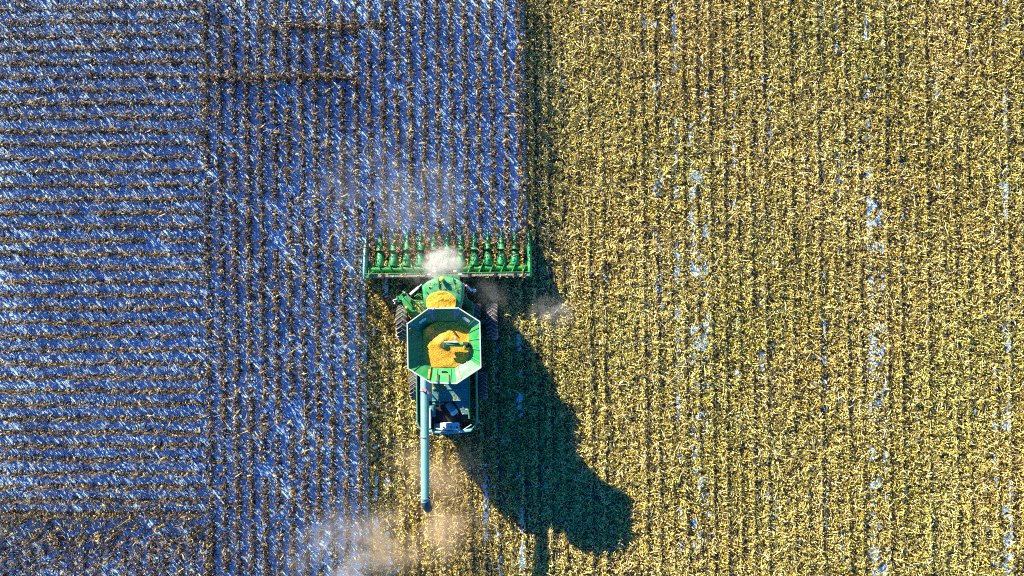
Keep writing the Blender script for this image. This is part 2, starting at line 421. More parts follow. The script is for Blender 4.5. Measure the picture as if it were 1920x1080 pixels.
# bottom-left: trampled headland and the short rows below it
for k in range(16):
    u = 14 + 25.2*k
    lab = ('short corn row in the bottom left corner, nearest the left edge' if k == 0 else
           f'short corn row below the trampled patch, {ORD[k]} from the left edge')
    corn_row(row_points((gx(u+2), gy(BOT)), (gx(u), gy(1000)), gap=.22), lab, GB, 1.5)
P = []
for k in range(110): P.append((R.uniform(gx(-14), gx(400)), gy(R.uniform(955, 1012))))
P = np.array(P); S = Strips(); corn_plants(S, P[:, 0], P[:, 1], U(.7, 1.5, len(P)))
k = 1000; flakes(S, U(gx(-14), gx(405), k), gy(R.normal(982, 24, k)), U(.02, .45, k), .12, .45, .02, .05, .6, U(.0, .8, k))
tag(S.build('trampled_corn', M['trample'], (gx(200), gy(985), 0)), 'tangle of trampled corn between the crosswise rows and the bottom left corner', 'corn', kind='stuff')

# the crop goes on beyond the picture and shades its edges
S = Strips()
for u in [978-25.3*k for k in range(24)]:
    P = row_points((vx(u, -18), gy(-18)), (vx(u, -260), gy(-260)), gap=.12, step=.2); corn_plants(S, P[:, 0], P[:, 1], 1.5*U(.8, 1.1, len(P)), .8)
for k in range(-9, 39):
    P = row_points((gx(-260), gy(25.4*k-5)), (gx(-18) if k >= 0 else gx(388), gy(25.4*k-5)), gap=.12, step=.2, gapn=GAPH)
    corn_plants(S, P[:, 0], P[:, 1], 1.5*U(.8, 1.1, len(P)), .8)
for u in [674-25.3*k for k in range(12)] + [14+25.2*k for k in range(-8, 16)]:
    P = row_points((gx(u+8), gy(1250)), (gx(u+6), gy(1098)), gap=.12, step=.2); corn_plants(S, P[:, 0], P[:, 1], 1.5*U(.8, 1.1, len(P)), .8)
for u in [14+25.2*k for k in range(-10, 0)]:
    P = row_points((gx(u), gy(1098)), (gx(u), gy(985)), gap=.05); corn_plants(S, P[:, 0], P[:, 1], 1.6*U(.8, 1.1, len(P)), 1)
P = row_points((gx(-260), gy(985)), (gx(-18), gy(985)), gap=.05); corn_plants(S, P[:, 0], P[:, 1], 1.6*U(.8, 1.1, len(P)), 1)
tag(S.build('corn_crop', M['corn']), 'dead corn crop going on beyond the edge of the field in view', 'corn', kind='stuff')

# scraps and fallen stems on the snow between the rows
S = Strips()
def in_crop(x, y): return (x < gx(975)-y*TILT) & ((y > gy(500)) | (x < gx(682)-y*TILT))
n = 26000; x = U(-33, .6, n); y = U(-19, 19, n); k = in_crop(x, y); x, y = x[k], y[k]
keep = VN(61, 1.2)(x, y) > .3; x, y = x[keep], y[keep]; n = len(x)
flakes(S, x, y, U(.01, .05, n), .06, .22, .012, .035, .25, U(0, .5, n))
n = 3200; x = U(-32, .2, n); y = U(-18, 18, n); k = in_crop(x, y); x, y = x[k], y[k]; n = len(x)
flakes(S, x, y, U(.1, 1.2, n), .35, 1.0, .012, .022, .3, U(.7, 1.1, n), .35)
tag(S.build('leaf_litter', M['litter']), 'dark leaf scraps and pale fallen stems scattered over the snow between corn rows', 'leaf litter', kind='stuff')

# ------------------------------------------------------------------ harvested field
def cut(x, y):
    e = np.where(y > gy(508), gx(984), gx(679)) - y*TILT
    return x > e + R.normal(0, .08, len(x))
S = Strips(); n = 560000
x = U(-9, 33, n); y = U(-19.5, 19.5, n); k = cut(x, y); x, y = x[k], y[k]
sn = snow_share(x, y); dens = .35+.65*VN(62, .28)(x, y)
fw = furrow(x, y); k = R.random(len(x)) < (1-.9*fw)*(1-.70*np.clip(sn*1.2, 0, 1))*dens*1.12; x, y = x[k], y[k]; n = len(x)
tone = np.clip(  .5 + .22*(VN(63, 2.5, 6)(x, y)-.5) + R.normal(0, .24, n), 0, 1)
z = relief(x, y)*U(.35, 1, n) + .01
flakes(S, x, y, z, .06, .22, .02, .06, .6, tone)
n = 9000; x = U(-9, 33, n); y = U(-19.5, 19.5, n); k = cut(x, y); x, y = x[k], y[k]; n = len(x)
flakes(S, x, y, relief(x, y)+U(.03, .1, n), .3, .7, .014, .028, .22, U(.7, 1, n), .15)
n = 16000; x = U(-9, 33, n); y = U(-19.5, 19.5, n); k = cut(x, y); x, y = x[k], y[k]
k = VN(65, .9, .9)(x, y) > .52; x, y = x[k], y[k]; n = len(x)
flakes(S, x, y, relief(x, y)+U(.02, .08, n), .2, .38, .03, .06, .45, np.clip(R.normal(.6, .3, n), 0, 1), .5)
tag(S.build('corn_residue', M['residue']), 'yellow chopped corn leaves and husks covering the harvested field', 'crop residue', kind='stuff')
S = Strips(); PX = []
for k in range(-12, 42):
    u = 978 + 25.3*k
    v0, v1 = (TOP-20, BOT+20) if k >= 1 else (565, BOT+20)
    if u < 690: continue
    P = row_points((vx(u, v1), gy(v1)), (vx(u, v0), gy(v0)), gap=.33 if k > -9 else .1, step=.17, jit=.05); PX.append(P)
P = np.concatenate(PX); n = len(P); hh = U(.10, .34, n)
l = R.normal(0, .25, (n, 2)); b0 = np.stack([P[:, 0], P[:, 1], np.zeros(n)], 1); b1 = b0.copy(); b1[:, :2] += l*hh[:, None]; b1[:, 2] = hh
S.stems(np.stack([b0, b1], 1), np.stack([np.full(n, .018), np.full(n, .015)], 1), U(.3, .95, n))
k = n*2; i = R.integers(0, n, k)
flakes(S, P[i, 0]+R.normal(0, .06, k), P[i, 1]+R.normal(0, .06, k), U(.05, .3, k), .1, .28, .02, .05, .8)
tag(S.build('corn_stubble', M['residue']), 'short cut corn stubs standing in lines across the harvested field', 'corn stubble', kind='stuff')

# ------------------------------------------------------------------ the combine harvester
ORG = Vector((gx(842), -1.93, 0)); ANG = math.atan(TILT)
def L(u, v, z):
    """a point at height z, in the machine's own axes"""
    p = Vector((gx(u)*(1-z/H), gy(v)*(1-z/H), z)) - ORG
    return Matrix.Rotation(-ANG, 3, 'Z') @ p
def LX(u, z, v=650): return L(u, v, z).x
def LY(v, z, u=840): return L(u, v, z).y
comb = bpy.data.objects.new('combine_harvester', None); C.objects.link(comb)
comb.location = ORG; comb.rotation_euler.z = ANG
tag(comb, 'green combine harvester cutting corn, grain tank open and unloading tube folded back', 'combine harvester')

# wheels
def make_wheel(x, y, rad, wid, nl, hub_side):
    m_ = MB(); rr = rad*.56
    m_.tube([(-wid*.36,0,0), (-wid*.33,0,0), (-wid*.1,0,0), (wid*.1,0,0), (wid*.33,0,0), (wid*.36,0,0)], [rr, rr*.92, rr*.85, rr*.85, rr*.92, rr], 28, cap=False)
    m_.tube([(-.03,0,0), (.03,0,0)], rr*.86, 28); m_.tube([(-.14,0,0), (.14,0,0)], rad*.18, 16)
    for k in range(8):
        a = 2*PI*k/8; m_.tube([(-.06, rad*.12*math.cos(a), rad*.12*math.sin(a)), (.16, rad*.12*math.cos(a), rad*.12*math.sin(a))], .018, 6)
    w = m_.build('wheel', M['yellow'], comb); w.location = (x, y, rad)
    t = MB(); prof = [(-.36,.56),(-.46,.62),(-.5,.74),(-.48,.86),(-.40,.93),(-.2,.955),(0,.96),(.2,.955),(.40,.93),(.48,.86),(.5,.74),(.46,.62),(.36,.56)]
    n = 48
    t.loft([[(px*wid, rad*pr*math.cos(2*PI*k/n), rad*pr*math.sin(2*PI*k/n)) for px, pr in prof] for k in range(n+1)], True, close=False)
    for k in range(nl):
        for sd in (-1, 1):
            a0 = 2*PI*(k + (.5 if sd > 0 else 0))/nl
            rows = []
            for q, fx in enumerate((-.03, .22, .44, .51)):
                aa = a0 + sd*0 + fx*wid*.75/rad                      # the lugs sweep back towards the shoulder
                ro = (1.0, .995, .965, .86)[q]*rad; ri = ro - .07*rad - (.02 if q == 3 else 0); hw = .024*(1.15 if q > 1 else 1)
                rows.append([(sd*fx*wid, r_*math.cos(aa+da), r_*math.sin(aa+da)) for r_, da in ((ri, -hw*1.3), (ro, -hw*.8), (ro, hw*.8), (ri, hw*1.3))])
            t.loft(rows, False, 1, True, True)
    ty = t.build('tyre', [M['rubber'], M['lug']], w)
    return w
for x, nm in ((-2.50, 0), (-1.56, 0), (1.56, 0), (2.50, 0)): make_wheel(x, 0, 1.03, .66, 22, 1)
rearY = -3.62
for x in (-1.93, 1.93): make_wheel(x, rearY, .78, .52, 20, 1)
m_ = MB(); m_.tube([(-2.8,0,1.03), (2.8,0,1.03)], .13, 12); m_.box(-1.0,1.0,-.35,.35,.85,1.35); m_.build('front_axle', M['green'], comb, .02)
m_ = MB(); m_.bar((-1.9,rearY,.8), (1.9,rearY,.8), .2, .22); m_.build('rear_axle', M['green'], comb, .02)

# lower body, side panels
ye = LY(813, 2.7)                                  # rear end of the machine
yt0, yt1 = LY(578, 4.7), LY(719, 4.7)              # rim of the tank, front and rear
HW = 1.66
m_ = MB(); m_.box(-1.12, 1.12, ye+.55, .9, .75, 2.35); m_.box(-1.0, 1.0, ye+.9, .2, .6, .75); m_.build('separator_body', M['dark'], comb, .03)
def panel(x0, x1):
    m = MB(); s = 1 if x1 > 0 else -1
    # a thin shell with a rounded rear corner
    prof = [(x1, .35), (x1, ye+.62), (x1-s*.10, ye+.34), (x1-s*.34, ye+.12)]
    inn = [(p[0]-s*.075, p[1]+(.0 if i < 1 else .05)) for i, p in enumerate(prof)]
    m.prism(prof + inn[::-1], 1.25, 2.86)
    return m.build('side_panel', M['side'], comb, .03)
panel(-HW+.1, -HW); panel(HW-.1, HW)
m_ = MB(); m_.prism([(-.98, ye+.08), (0, ye-.02), (HW-.34, ye+.10), (HW-.34, ye+.24), (0, ye+.12), (-.98, ye+.2)], 1.5, 2.84); m_.build('rear_hood', M['tube'], comb, .03)
# tail and spreader under the rear
m_ = MB(); m_.box(-.85, .85, ye-.25, ye+.6, .75, 1.5); m_.build('residue_chopper', M['dark'], comb, .03)
# rear hand rail
m_ = MB(); a, b_ = L(815, 814, 2.2), L(852, 827, 1.6)
m_.tube([(a.x, ye+.05, 2.2), (a.x+.02, ye-.25, 1.9), (a.x+.12, ye-.42, 1.75), (a.x+.3, ye-.46, 1.7), (b_.x, ye-.46, 1.7), (b_.x+.25, ye-.3, 1.75), (b_.x+.3, ye+.05, 2.0)], .018, 6); m_.build('rear_rail', M['green'], comb)

# engine deck
def rect(u0, u1, v0, v1, z): return (LX(u0, z, (v0+v1)/2), LX(u1, z, (v0+v1)/2), LY(v1, z), LY(v0, z))
m_ = MB()
x0, x1, y0, y1 = rect(810, 877, 708, 752, 2.9)
m_.box(x0, x1, y0, y1+.6, 2.55, 2.92); m_.box(x0+.02, x1-.02, y0+.62, y0+.68, 2.92, 2.97); m_.box(x0+.0, x1, y0+.0, y0+.05, 2.92, 2.99)
m_.build('engine_deck', M['deck'], comb, .03)
m_ = MB(); x0b, x1b, y0b, y1b = rect(851, 882, 752, 778, 2.8)
m_.prism([(x0b, y1b), (x1b, y1b), (x1b, y0b), (x0b+.45, y0b)], 2.45, 2.8); m_.build('cooler_cover', M['deck'], comb, .03)
m_ = MB(); m_.box(x1+.02, x1+.12, y0-1.0, y1+.3, 2.4, 2.86); m_.build('deck_edge', M['green'], comb, .02)
# open engine bay
m_ = MB(); q = rect(808, 880, 752, 806, 2.3); m_.box(q[0], q[1], q[2]+.02, q[3], 1.6, 1.9)
m_.box(q[0]+.25, q[0]+.85, q[2]+.5, q[3]-.25, 1.9, 2.3)
for k in range(6): m_.tube([(q[0]+.35+.09*k, q[2]+.55, 2.32), (q[0]+.35+.09*k, q[3]-.35, 2.32)], .025, 6)
m_.tube([(q[0]+1.1, q[2]+.5, 2.2), (q[0]+1.5, q[2]+.65, 2.25), (q[0]+1.9, q[2]+.6, 2.1)], .09, 10)
m_.tube([(q[0]+.95, q[2]+.35, 2.1), (q[0]+.95, q[3]-.1, 2.3)], .05, 8)
m_.build('engine', M['dark'], comb)
m_ = MB(); a, b_ = L(840, 756, 2.75), L(854, 776, 2.75); m_.tube([a, a.lerp(b_, .06), a.lerp(b_, .7)], [.17, .21, .21], 18); m_.build('air_filter', M['deck'], comb)
m_ = MB(); m_.tube([a.lerp(b_, .7), a.lerp(b_, .95), b_], [.212, .212, .17], 18); m_.build('filter_cap', M['pale'], comb)
m_ = MB(); a, b_ = L(811, 761, 2.6), L(811, 781, 2.6); m_.tube([a, b_], .17, 14); m_.tube([L(811,757,2.6), L(833,756,2.6)], .06, 8); m_.build('exhaust_filter', M['deck'], comb)
m_ = MB(); q = rect(825, 861, 793, 805, 2.7); m_.box(q[0], q[1], q[2], q[3], 2.45, 2.7); m_.build('rear_box', M['pale'], comb, .03)
m_ = MB(); q2 = rect(814, 824.6, 794, 805, 2.7); m_.box(q2[0], q2[1], q2[2], q2[3], 2.4, 2.66); m_.build('battery_box', M['deck'], comb, .03)
m_ = MB(); m_.tube([L(816, 803, 2.76), L(828, 806, 2.76), L(842, 805, 2.76), L(860, 807, 2.76), L(862, 801, 2.76)], .045, 8); m_.build('hose', M['pale'], comb)
for (u, v) in ((832, 801), (845, 800), (856, 801)):
    m_ = MB(); a = L(u, v, 2.7); m_.tube([(a.x, a.y, 2.7), (a.x, a.y, 2.76)], .04, 10); m_.build('cap', M['dark'], comb)
m_ = MB(); m_.bar(L(868, 806, 2.75), L(884, 796, 2.75), .035); m_.build('strut', M['pale'], comb)
m_ = MB(); q = rect(804.5, 807.5, 766, 803, 2.95); m_.box(q[0], q[1], q[2], q[3], 2.3, 2.95); m_.build('auger_cradle_rail', M['pale'], comb, .01)
m_ = MB(); m_.box(-HW+.1, -HW+.18, ye+.4, y1, 2.2, 2.7); m_.box(-HW+.2, LX(804, 2.5), ye+.45, y1, 1.5, 1.7); m_.build('left_bay', M['dark'], comb)

# grain tank: lower tank, flared extension panels, pale rim
ZR, ZG = 4.7, 4.12
rim = [L(u, v, ZR) for u, v in ((763.5,607),(803,578.5),(859.5,577.5),(899.5,603),(901.5,689),(856,719),(808,717.5),(765,691))]
inn = [L(u, v, ZG) for u, v in ((794,619),(816,603),(852,603),(879,617),(879,673),(853,690),(812,690),(794,674))]
low = [Vector((p.x*1.0, p.y, 2.3)) for p in inn]
m_ = MB(); m_.loft([[Vector((p.x,p.y,ZG-.02)) for p in inn], low], False); m_.add(low, [tuple(range(8))]); m_.build('grain_tank', M['green'], comb)
names = [0,1,2,3,4,5,6,7]
for i in range(8):
    j = (i+1) % 8; a, b_, c_, d = rim[i], rim[j], inn[j], inn[i]
    nrm = (b_-a).cross(d-a).normalized(); mid = sum(rim, Vector())/8
    if nrm.dot(mid-a) < 0: nrm = -nrm
    th = nrm*.03
    m = MB(); vs = [a, b_, c_, d, a-th, b_-th, c_-th, d-th]
    m.add(vs, [(0,1,2,3),(4,7,6,5),(0,4,5,1),(1,5,6,2),(2,6,7,3),(3,7,4,0)])
    pan = m.build('tank_panel', M['bright'], comb)
    # folds and straps on the panel's inner face
    def PT(s, t, off=.012): return (a.lerp(b_, s)).lerp(d.lerp(c_, s), t) + nrm*off
    long = (b_-a).length > 2.0
    for s in ((.12, .37, .62, .88) if long else (.2, .8)):
        st = MB(); st.bar(PT(s, .02, .02), PT(s, .96, .02), .035, .035); st.build('rib', M['green'], pan)
    # rubber gussets at the folded corners of the upper panels
    if i in (0, 1, 2):
        for s0, s1 in ((0.0, .16), (1.0, .84)):
            g = MB(); g.add([PT(s0, 0, .008), PT(s1, 0, .008), PT(s0, .98, .008)], [(0,1,2)]); g.build('gusset', M['gusset'], pan)
    if i in (0, 2):
        w = MB(); e1 = (b_-a).normalized(); e2 = nrm.cross(e1); c0 = PT(.48 if i == 0 else .52, .42, .014)
        pts = [c0 + e1*(.15*(1 if math.cos(t) > 0 else -1) + .075*math.cos(t)) + e2*(.085*math.sin(t)) for t in [2*PI*(k+.5)/20 for k in range(20)]]
        w.add(pts + [p + nrm*.015 for p in pts], [tuple(range(20, 40))] + [(k, (k+1) % 20, 20+(k+1) % 20, 20+k) for k in range(20)])
        w.build('inspection_window', M['pale'], pan)
    if i == 5:
        for s in (.28, .72):
            w = MB(); w.bar(PT(s, .05, .04), PT(s, .55, .04), .05, .03); w.bar(PT(s-.03, .02, .05), PT(s+.03, .02, .05), .08, .06); w.build('strap', M['dark'], pan)
        w = MB(); w.bar(PT(.36, .72, .03), PT(.60, .72, .03), .09, .04); w.build('handle', M['dark'], pan)
    if i == 6:
        w = MB(); w.bar(PT(.14, .12, .03), PT(.22, .72, .03), .11, .02); w.build('warning_label', M['orange'], pan)
    if i == 4:
        for k in range(4):
            w = MB(); w.bar(PT(.78+.01*k, .2+.13*k, .02), PT(.84+.01*k, .24+.13*k, .02), .05, .02); w.build('warning_label', M['orange'], pan)
    if i == 7:
        for s, t in ((.78, .3), (.72, .7), (.9, .15)):
            w = MB(); p = PT(s, t, .03); w.ball(p, .055, 10); w.build('reflector', M['red'], pan)
m_ = MB()
for i in range(8): m_.bar(rim[i], rim[(i+1) % 8], .055, .05)
for p in rim: m_.ball(p, .036, 8)
m_.build('tank_rim', M['rim'], comb)
m_ = MB(); p = rim[1].lerp(rim[2], .18); m_.tube([p, p+Vector((0,0,.12))], .05, 10); m_.ball(p+Vector((0,-.02,.12)), .06, 10); m_.build('level_sensor', M['pale'], comb)
# loading auger standing over the grain
m_ = MB(); a, b_ = L(836, 645.5, 4.52), L(868, 646.5, 4.42)
m_.tube([a, b_], .115, 16); m_.build('filling_auger', M['green'], comb)
f = comb.children[-1]
m_ = MB(); m_.tube([b_, b_.lerp(a, -.28)], .15, 16); m_.tube([b_.lerp(a, -.28), b_.lerp(a, -.28)+Vector((.1,0,-.5))], .13, 12); m_.build('gearbox', M['dark'], comb)
m_ = MB(); g = L(874, 650, 4.38); m_.tube([g+Vector((-.03,.0,.0)), g+Vector((.03,0,.03))], .17, 20); m_.tube([g, g+Vector((.05,0,.05))], .21, 20); m_.build('drive_cover', M['yellow'], comb)
m_ = MB(); m_.bar(L(833, 641, 4.6), L(858, 641, 4.6), .05, .08); m_.bar(L(833, 641, 4.6), L(831, 651, 4.45), .05, .08); m_.bar(L(853, 641, 4.55), L(853, 632, 4.6), .05, .05); m_.build('auger_outlet', M['pale'], comb)

# unloading tube
m_ = MB(); t0, t1 = L(796.5, 700, 3.55), L(797.2, 938, 3.45)
for f0, f1, r in ((0, .135, .235), (.135, .50, .23), (.50, 1, .23)): m_.tube([t0.lerp(t1, f0), t0.lerp(t1, f1)], r, 24)
m_.tube([L(797.2, 938, 3.45), L(798.5, 943, 3.42)], .235, 24)
tube = m_.build('unloading_tube', M['tube'], comb)
for f_ in (.135, .50, .985):
    r_ = MB(); p = t0.lerp(t1, f_); d = (t1-t0).normalized(); r_.tube([p-d*.025, p+d*.025], .262, 24); r_.build('flange', M['steel'], tube)
m_ = MB(); m_.bar(t0.lerp(t1, .14)+Vector((.12,0,.235)), t0.lerp(t1, .97)+Vector((.12,0,.225)), .02, .03); m_.build('seam', M['green'], tube)
m_ = MB(); a, b_, c_ = L(797.8, 939, 3.45), L(799.5, 948, 3.38), L(802, 954, 3.05)
m_.tube([a, b_, c_, c_+Vector((.05,-.03,-.25))], [.24, .25, .22, .2], 20); m_.build('spout_boot', M['boot'], tube)
m_ = MB(); m_.bar(L(803, 932, 3.6), L(805, 936, 3.55), .09, .06); m_.build('lamp', M['dark'], tube)
m_ = MB(); m_.bar(L(791, 729, 3.85), L(799, 733, 3.85), .13, .04); m_.bar(L(799, 732, 3.84), L(804, 738, 3.8), .10, .04); m_.build('latch', M['pink'], comb)
m_ = MB(); m_.bar(L(804.5, 716, 3.6), L(804.8, 736, 3.5), .09, .05); m_.bar(L(804.8, 736, 3.5), L(806, 747, 3.4), .06, .05); m_.bar(L(804, 745, 3.4), L(814, 745, 3.4), .04); m_.bar(L(803, 751, 3.4), L(809, 751, 3.4), .04); m_.bar(L(809, 743, 3.4), L(809, 753, 3.4), .04)
m_.bar(L(804.8, 736, 3.4), L(806, 736, 2.9), .06)
m_.build('tube_support', M['pale'], comb)
m_ = MB(); e = L(796, 699, 3.55); m_.tube([(e.x, e.y+.02, 3.55), (e.x+.02, e.y+.22, 3.2), (e.x+.05, e.y+.25, 1.7)], .25, 16); m_.build('vertical_auger', M['green'], comb)
# shelf between the tube and the deck
m_ = MB(); m_.box(-HW+.12, LX(812, 2.6), y0-.05, y1+.8, 2.2, 2.5); m_.build('left_cover', M['dark'], comb, .02)

# cab: roof, dome, glazing
zr = 3.62
ro = [L(u, v, zr) for u, v in ((795,577),(792.5,548),(791,536),(801,528),(815,521.5),(832,519.5),(850,521),(862,526),(869,532),(869.5,548),(868,566),(864,580))]
ctr = Vector((sum(p.x for p in ro)/12, sum(p.y for p in ro)/12, 0))
def ring(z, s): return [Vector((ctr.x+(p.x-ctr.x)*s, ctr.y+(p.y-ctr.y)*s, z)) for p in ro]
m_ = MB(); rg = [ring(3.38, .95), ring(3.42, 1.0), ring(3.54, 1.0), ring(3.62, .96), ring(3.67, .86), ring(3.69, .5), ring(3.70, .05)]
m_.loft(rg, True); m_.add(rg[0], [tuple(range(12))]); m_.build('cab_roof', M['roof'], comb)
roof = comb.children[-1]
for o in comb.children:
    if o.name.startswith('cab_roof'): roof = o
for (u, v0, v1, w) in ((824.0, 522, 541, .07), (851, 521, 530, .035)): m_ = MB(); m_.bar(L(u-1, v0, 3.70), L(u, v1, 3.72), w, .05); m_.build('roof_groove', M['dark'], roof)
for (u, v) in ((805, 539), (801, 549), (858, 547)): m_ = MB(); p = L(u, v, 3.69); m_.tube([p, p+Vector((0,0,.03))], .035, 8); m_.build('roof_bolt', M['dark'], roof)
for s in (-1, 1):
    for k in range(2):
        m_ = MB(); c0 = ctr + Vector((s*(.55+.28*k), .93-.17*k, 3.50)); m_.box(c0.x-.09, c0.x+.09, c0.y-.02, c0.y+.06, 3.44, 3.56); m_.build('work_lamp', M['pale'], roof, .01)
m_ = MB(); p = L(828.5, 523.5, 3.85); m_.tube([(p.x,p.y,3.66), (p.x,p.y,3.82)], .10, 14); m_.ball((p.x,p.y,3.86), .15, 16, .62); m_.build('satellite_receiver', M['dome'], comb)
m_ = MB(); c1 = [Vector((ctr.x+(p.x-ctr.x)*.88, ctr.y+(p.y-ctr.y)*.88, 3.40)) for p in ro]; c2 = [Vector((ctr.x+(p.x-ctr.x)*.80, ctr.y+(p.y-ctr.y)*.78, 1.95)) for p in ro]
m_.loft([c1, c2], False); m_.add(c2, [tuple(range(12))]); m_.build('cab_glazing', M['glass'], comb)
m_ = MB()
for i in (1, 3, 8, 10): m_.bar(c1[i], c2[i], .09)
m_.prism([(p.x, p.y) for p in c2], 1.7, 1.95); m_.build('cab_frame', M['dark'], comb)
# bonnet between cab and tank, under the spilled grain
m_ = MB(); bx0, bx1, by0, by1 = rect(797, 866, 566, 600, 3.45); m_.box(bx0+.02, bx1-.06, by0, by1, 2.3, 3.40); m_.build('tank_front', M['roof'], comb, .04)
# mirrors
def mirror(p, q, extra=None):
    m = MB(); m.bar(p, p.lerp(q, .45), .05); m.bar(p.lerp(q, .3), q, .13, .10); o = m.build('mirror', M['pale'], comb, .015); return o
mirror(L(791, 533, 3.3), L(769, 552, 3.1)); mirror(L(868, 531, 3.3), L(885, 545, 3.1))
m_ = MB(); m_.ball(L(889.5, 545, 3.1), .10, 12, .7); m_.build('side_lamp', M['pale'], comb)
m_ = MB(); m_.ball(L(874, 538, 3.3), .075, 12); m_.build('warning_lamp', M['red'], comb)

# left platform with ladder and rails
zp = 1.95
def poly(uv, z): return [(L(u, v, z).x, L(u, v, z).y) for u, v in uv]
m_ = MB(); m_.prism(poly([(764,553),(775,562),(796,563),(797,598),(782,600),(764,583),(752,566)], zp), zp-.08, zp); m_.build('left_platform', M['dusty'], comb, .01)
m_ = MB(); m_.prism(poly([(753,562),(761,554.5),(774,575),(772,583),(760,584)], 2.2), 2.08, 2.2); m_.build('wheel_fender', M['green'], comb, .02)
m_ = MB(); m_.bar(L(753, 585, 2.25), L(781, 582, 2.25), .08, .05); m_.build('fender_edge', M['green'], comb)
m_ = MB()
la, lb = L(745, 563, 2.05), L(756, 550, 2.1)
for k in range(5):
    o_ = Vector((-.05*k, .03*k, -.0)); z_ = 2.05 - .36*k
    m_.box(min(la.x, lb.x)-.05*k, max(la.x, lb.x)-.05*k, min(la.y, lb.y)+.02, min(la.y, lb.y)+.24, z_-.04, z_)
m_.bar((min(la.x, lb.x), min(la.y,lb.y)+.13, 2.1), (min(la.x, lb.x)-.22, min(la.y,lb.y)+.13, .45), .05, .2)
m_.bar((max(la.x, lb.x), min(la.y,lb.y)+.13, 2.1), (max(la.x, lb.x)-.22, min(la.y,lb.y)+.13, .45), .05, .2)
m_.build('ladder', M['green'], comb)
def rail(name, pts, posts, zb, r=.022, mat='green'):
    m = MB(); m.tube(pts, r, 7)
    for p in posts: m.tube([p, (p[0], p[1], zb)], r, 7)
    return m.build(name, M[mat], comb)
a = [L(747, 566, 2.95), L(751, 554, 2.95), L(758, 547, 2.95)]; rail('handrail', a, a, 2.0)
a = [L(743, 561, 2.5), L(737, 563, 2.5), L(741, 568, 2.5), L(739, 570, 2.5)]; rail('handrail', a, [a[0]], 2.0, .028, 'pale')
a = [L(766, 556, 2.9), L(775, 563, 2.9), L(781, 565, 2.9), L(789, 564, 2.9)]; rail('handrail', a, [a[0], a[2]], 2.0)
a = [L(777, 556, 2.9), L(783, 552.5, 2.9), L(790, 556, 2.9), L(791, 561, 2.9)]; rail('handrail', a, a[1:3], 2.0)
a = [L(781, 552, 2.6), L(786, 551, 2.6), L(791, 553, 2.6)]; rail('handrail', a, a, 2.0)
m_ = MB(); p = L(762, 578, 2.4); m_.tube([(p.x,p.y,2.2),(p.x,p.y,2.32)], .06, 10); m_.ball((p.x,p.y,2.38), .11, 14, .9); m_.build('amber_beacon', M['orange'], comb)
m_ = MB(); m_.ball(L(759, 549, 2.2), .08, 8); m_.bar(L(755, 546, 2.2), L(765, 552, 2.2), .08, .06); m_.build('ladder_pivot', M['steel'], comb)
# right platform
m_ = MB(); m_.prism(poly([(868,561),(886,566),(888,598),(868,600)], zp), zp-.3, zp); m_.build('right_platform', M['dusty'], comb, .01)
m_ = MB(); q = rect(874, 888, 583, 602, 2.3); m_.box(q[0], q[1], q[2], q[3], 1.9, 2.3); m_.build('tool_box', M['green'], comb, .03)
a = [L(869, 559, 2.9), L(878, 562, 2.9), L(885, 567, 2.9), L(888, 580, 2.9), L(888, 596, 2.9)]; rail('handrail', a, [a[0], a[2], a[4]], 1.95)
a = [L(869, 560, 2.5), L(878, 563, 2.5), L(885, 567, 2.5), L(887, 566, 2.8)]; rail('handrail', a, [a[2]], 1.95)

# feeder house
yh = LY(514, 1.0)
m_ = MB(); f0, f1 = yh+.05, .5
vs = [(-.72,f0,.45),(.72,f0,.45),(.72,f0,1.15),(-.72,f0,1.15),(-.72,f1,1.15),(.72,f1,1.15),(.72,f1,1.9),(-.72,f1,1.9)]
vs = [(x_-.0, y_, z_) for x_, y_, z_ in vs]
m_.add(vs, [(0,1,2,3),(4,7,6,5),(0,4,5,1),(1,5,6,2),(2,6,7,3),(3,7,4,0)]); m_.build('feeder_house', M['dusty'], comb, .03)
m_ = MB()
for s in (-1, 1): m_.tube([(s*.9, .3, 1.0), (s*.9, yh-.05, .65)], .05, 8)
m_.build('lift_cylinder', M['steel'], comb)

# corn header
hx0, hx1 = LX(682, 1.0, 520), LX(995, 1.0, 515); hc = (LX(686.8, .6, 450)+LX(990.5, .6, 450))/2
yb = LY(520, 1.1); HB = MB()
HB.box(hx0+.1, hx1-.1, yb, yb+.22, .98, 1.15)
header = HB.build('corn_header', M['beam'], comb, .02)
m_ = MB(); m_.box(hx0+.05, hx1-.05, yb+.225, yb+.27, .45, 1.19); m_.box(hx0+.05, hx1-.05, yb+.27, yb+.95, .36, .42)
m_.box(hx0+.1, hx1-.1, yb+.02, yb+.2, .30, .974)
m_.build('back_sheet', M['green'], header, .012)
m_ = MB(); m_.bar((hx0+.45, yb+.11, 1.175), (hx0+3.4, yb+.11, 1.175), .1, .03); m_.bar((hx1-3.3, yb+.11, 1.175), (hx1-.7, yb+.11, 1.175), .1, .03); m_.build('beam_cover', M['beam'], header)
for x_ in (hx0+1.1, hx0+3.55, hx1-3.45, hx1-2.0, hx1-.9):
    m_ = MB(); m_.box(x_-.07, x_+.07, yb-.03, yb+.26, 1.0, 1.24); m_.build('bracket', M['dark'], header, .01)
for x_, s in ((hx0+.32, 1), (hx1-.45, 1)):
    m_ = MB(); m_.bar((x_, yb-.22, 1.1), (x_, yb+.42, 1.25), .05, .05); m_.build('marker_post', M['yellow'], header)
m_ = MB(); m_.bar((hx0+.15, yb+.05, 1.2), (hx0+.6, yb+.42, 1.3), .06, .05); m_.build('support_arm', M['green'], header)
ya, za = LY(503.5, .8), .74
m_ = MB(); m_.tube([(hx0+.12, ya, za), (hx1-.12, ya, za)], .13, 16); m_.build('cross_auger', M['bright'], header)
cross = [o for o in header.children if o.name.startswith('cross_auger')][0]
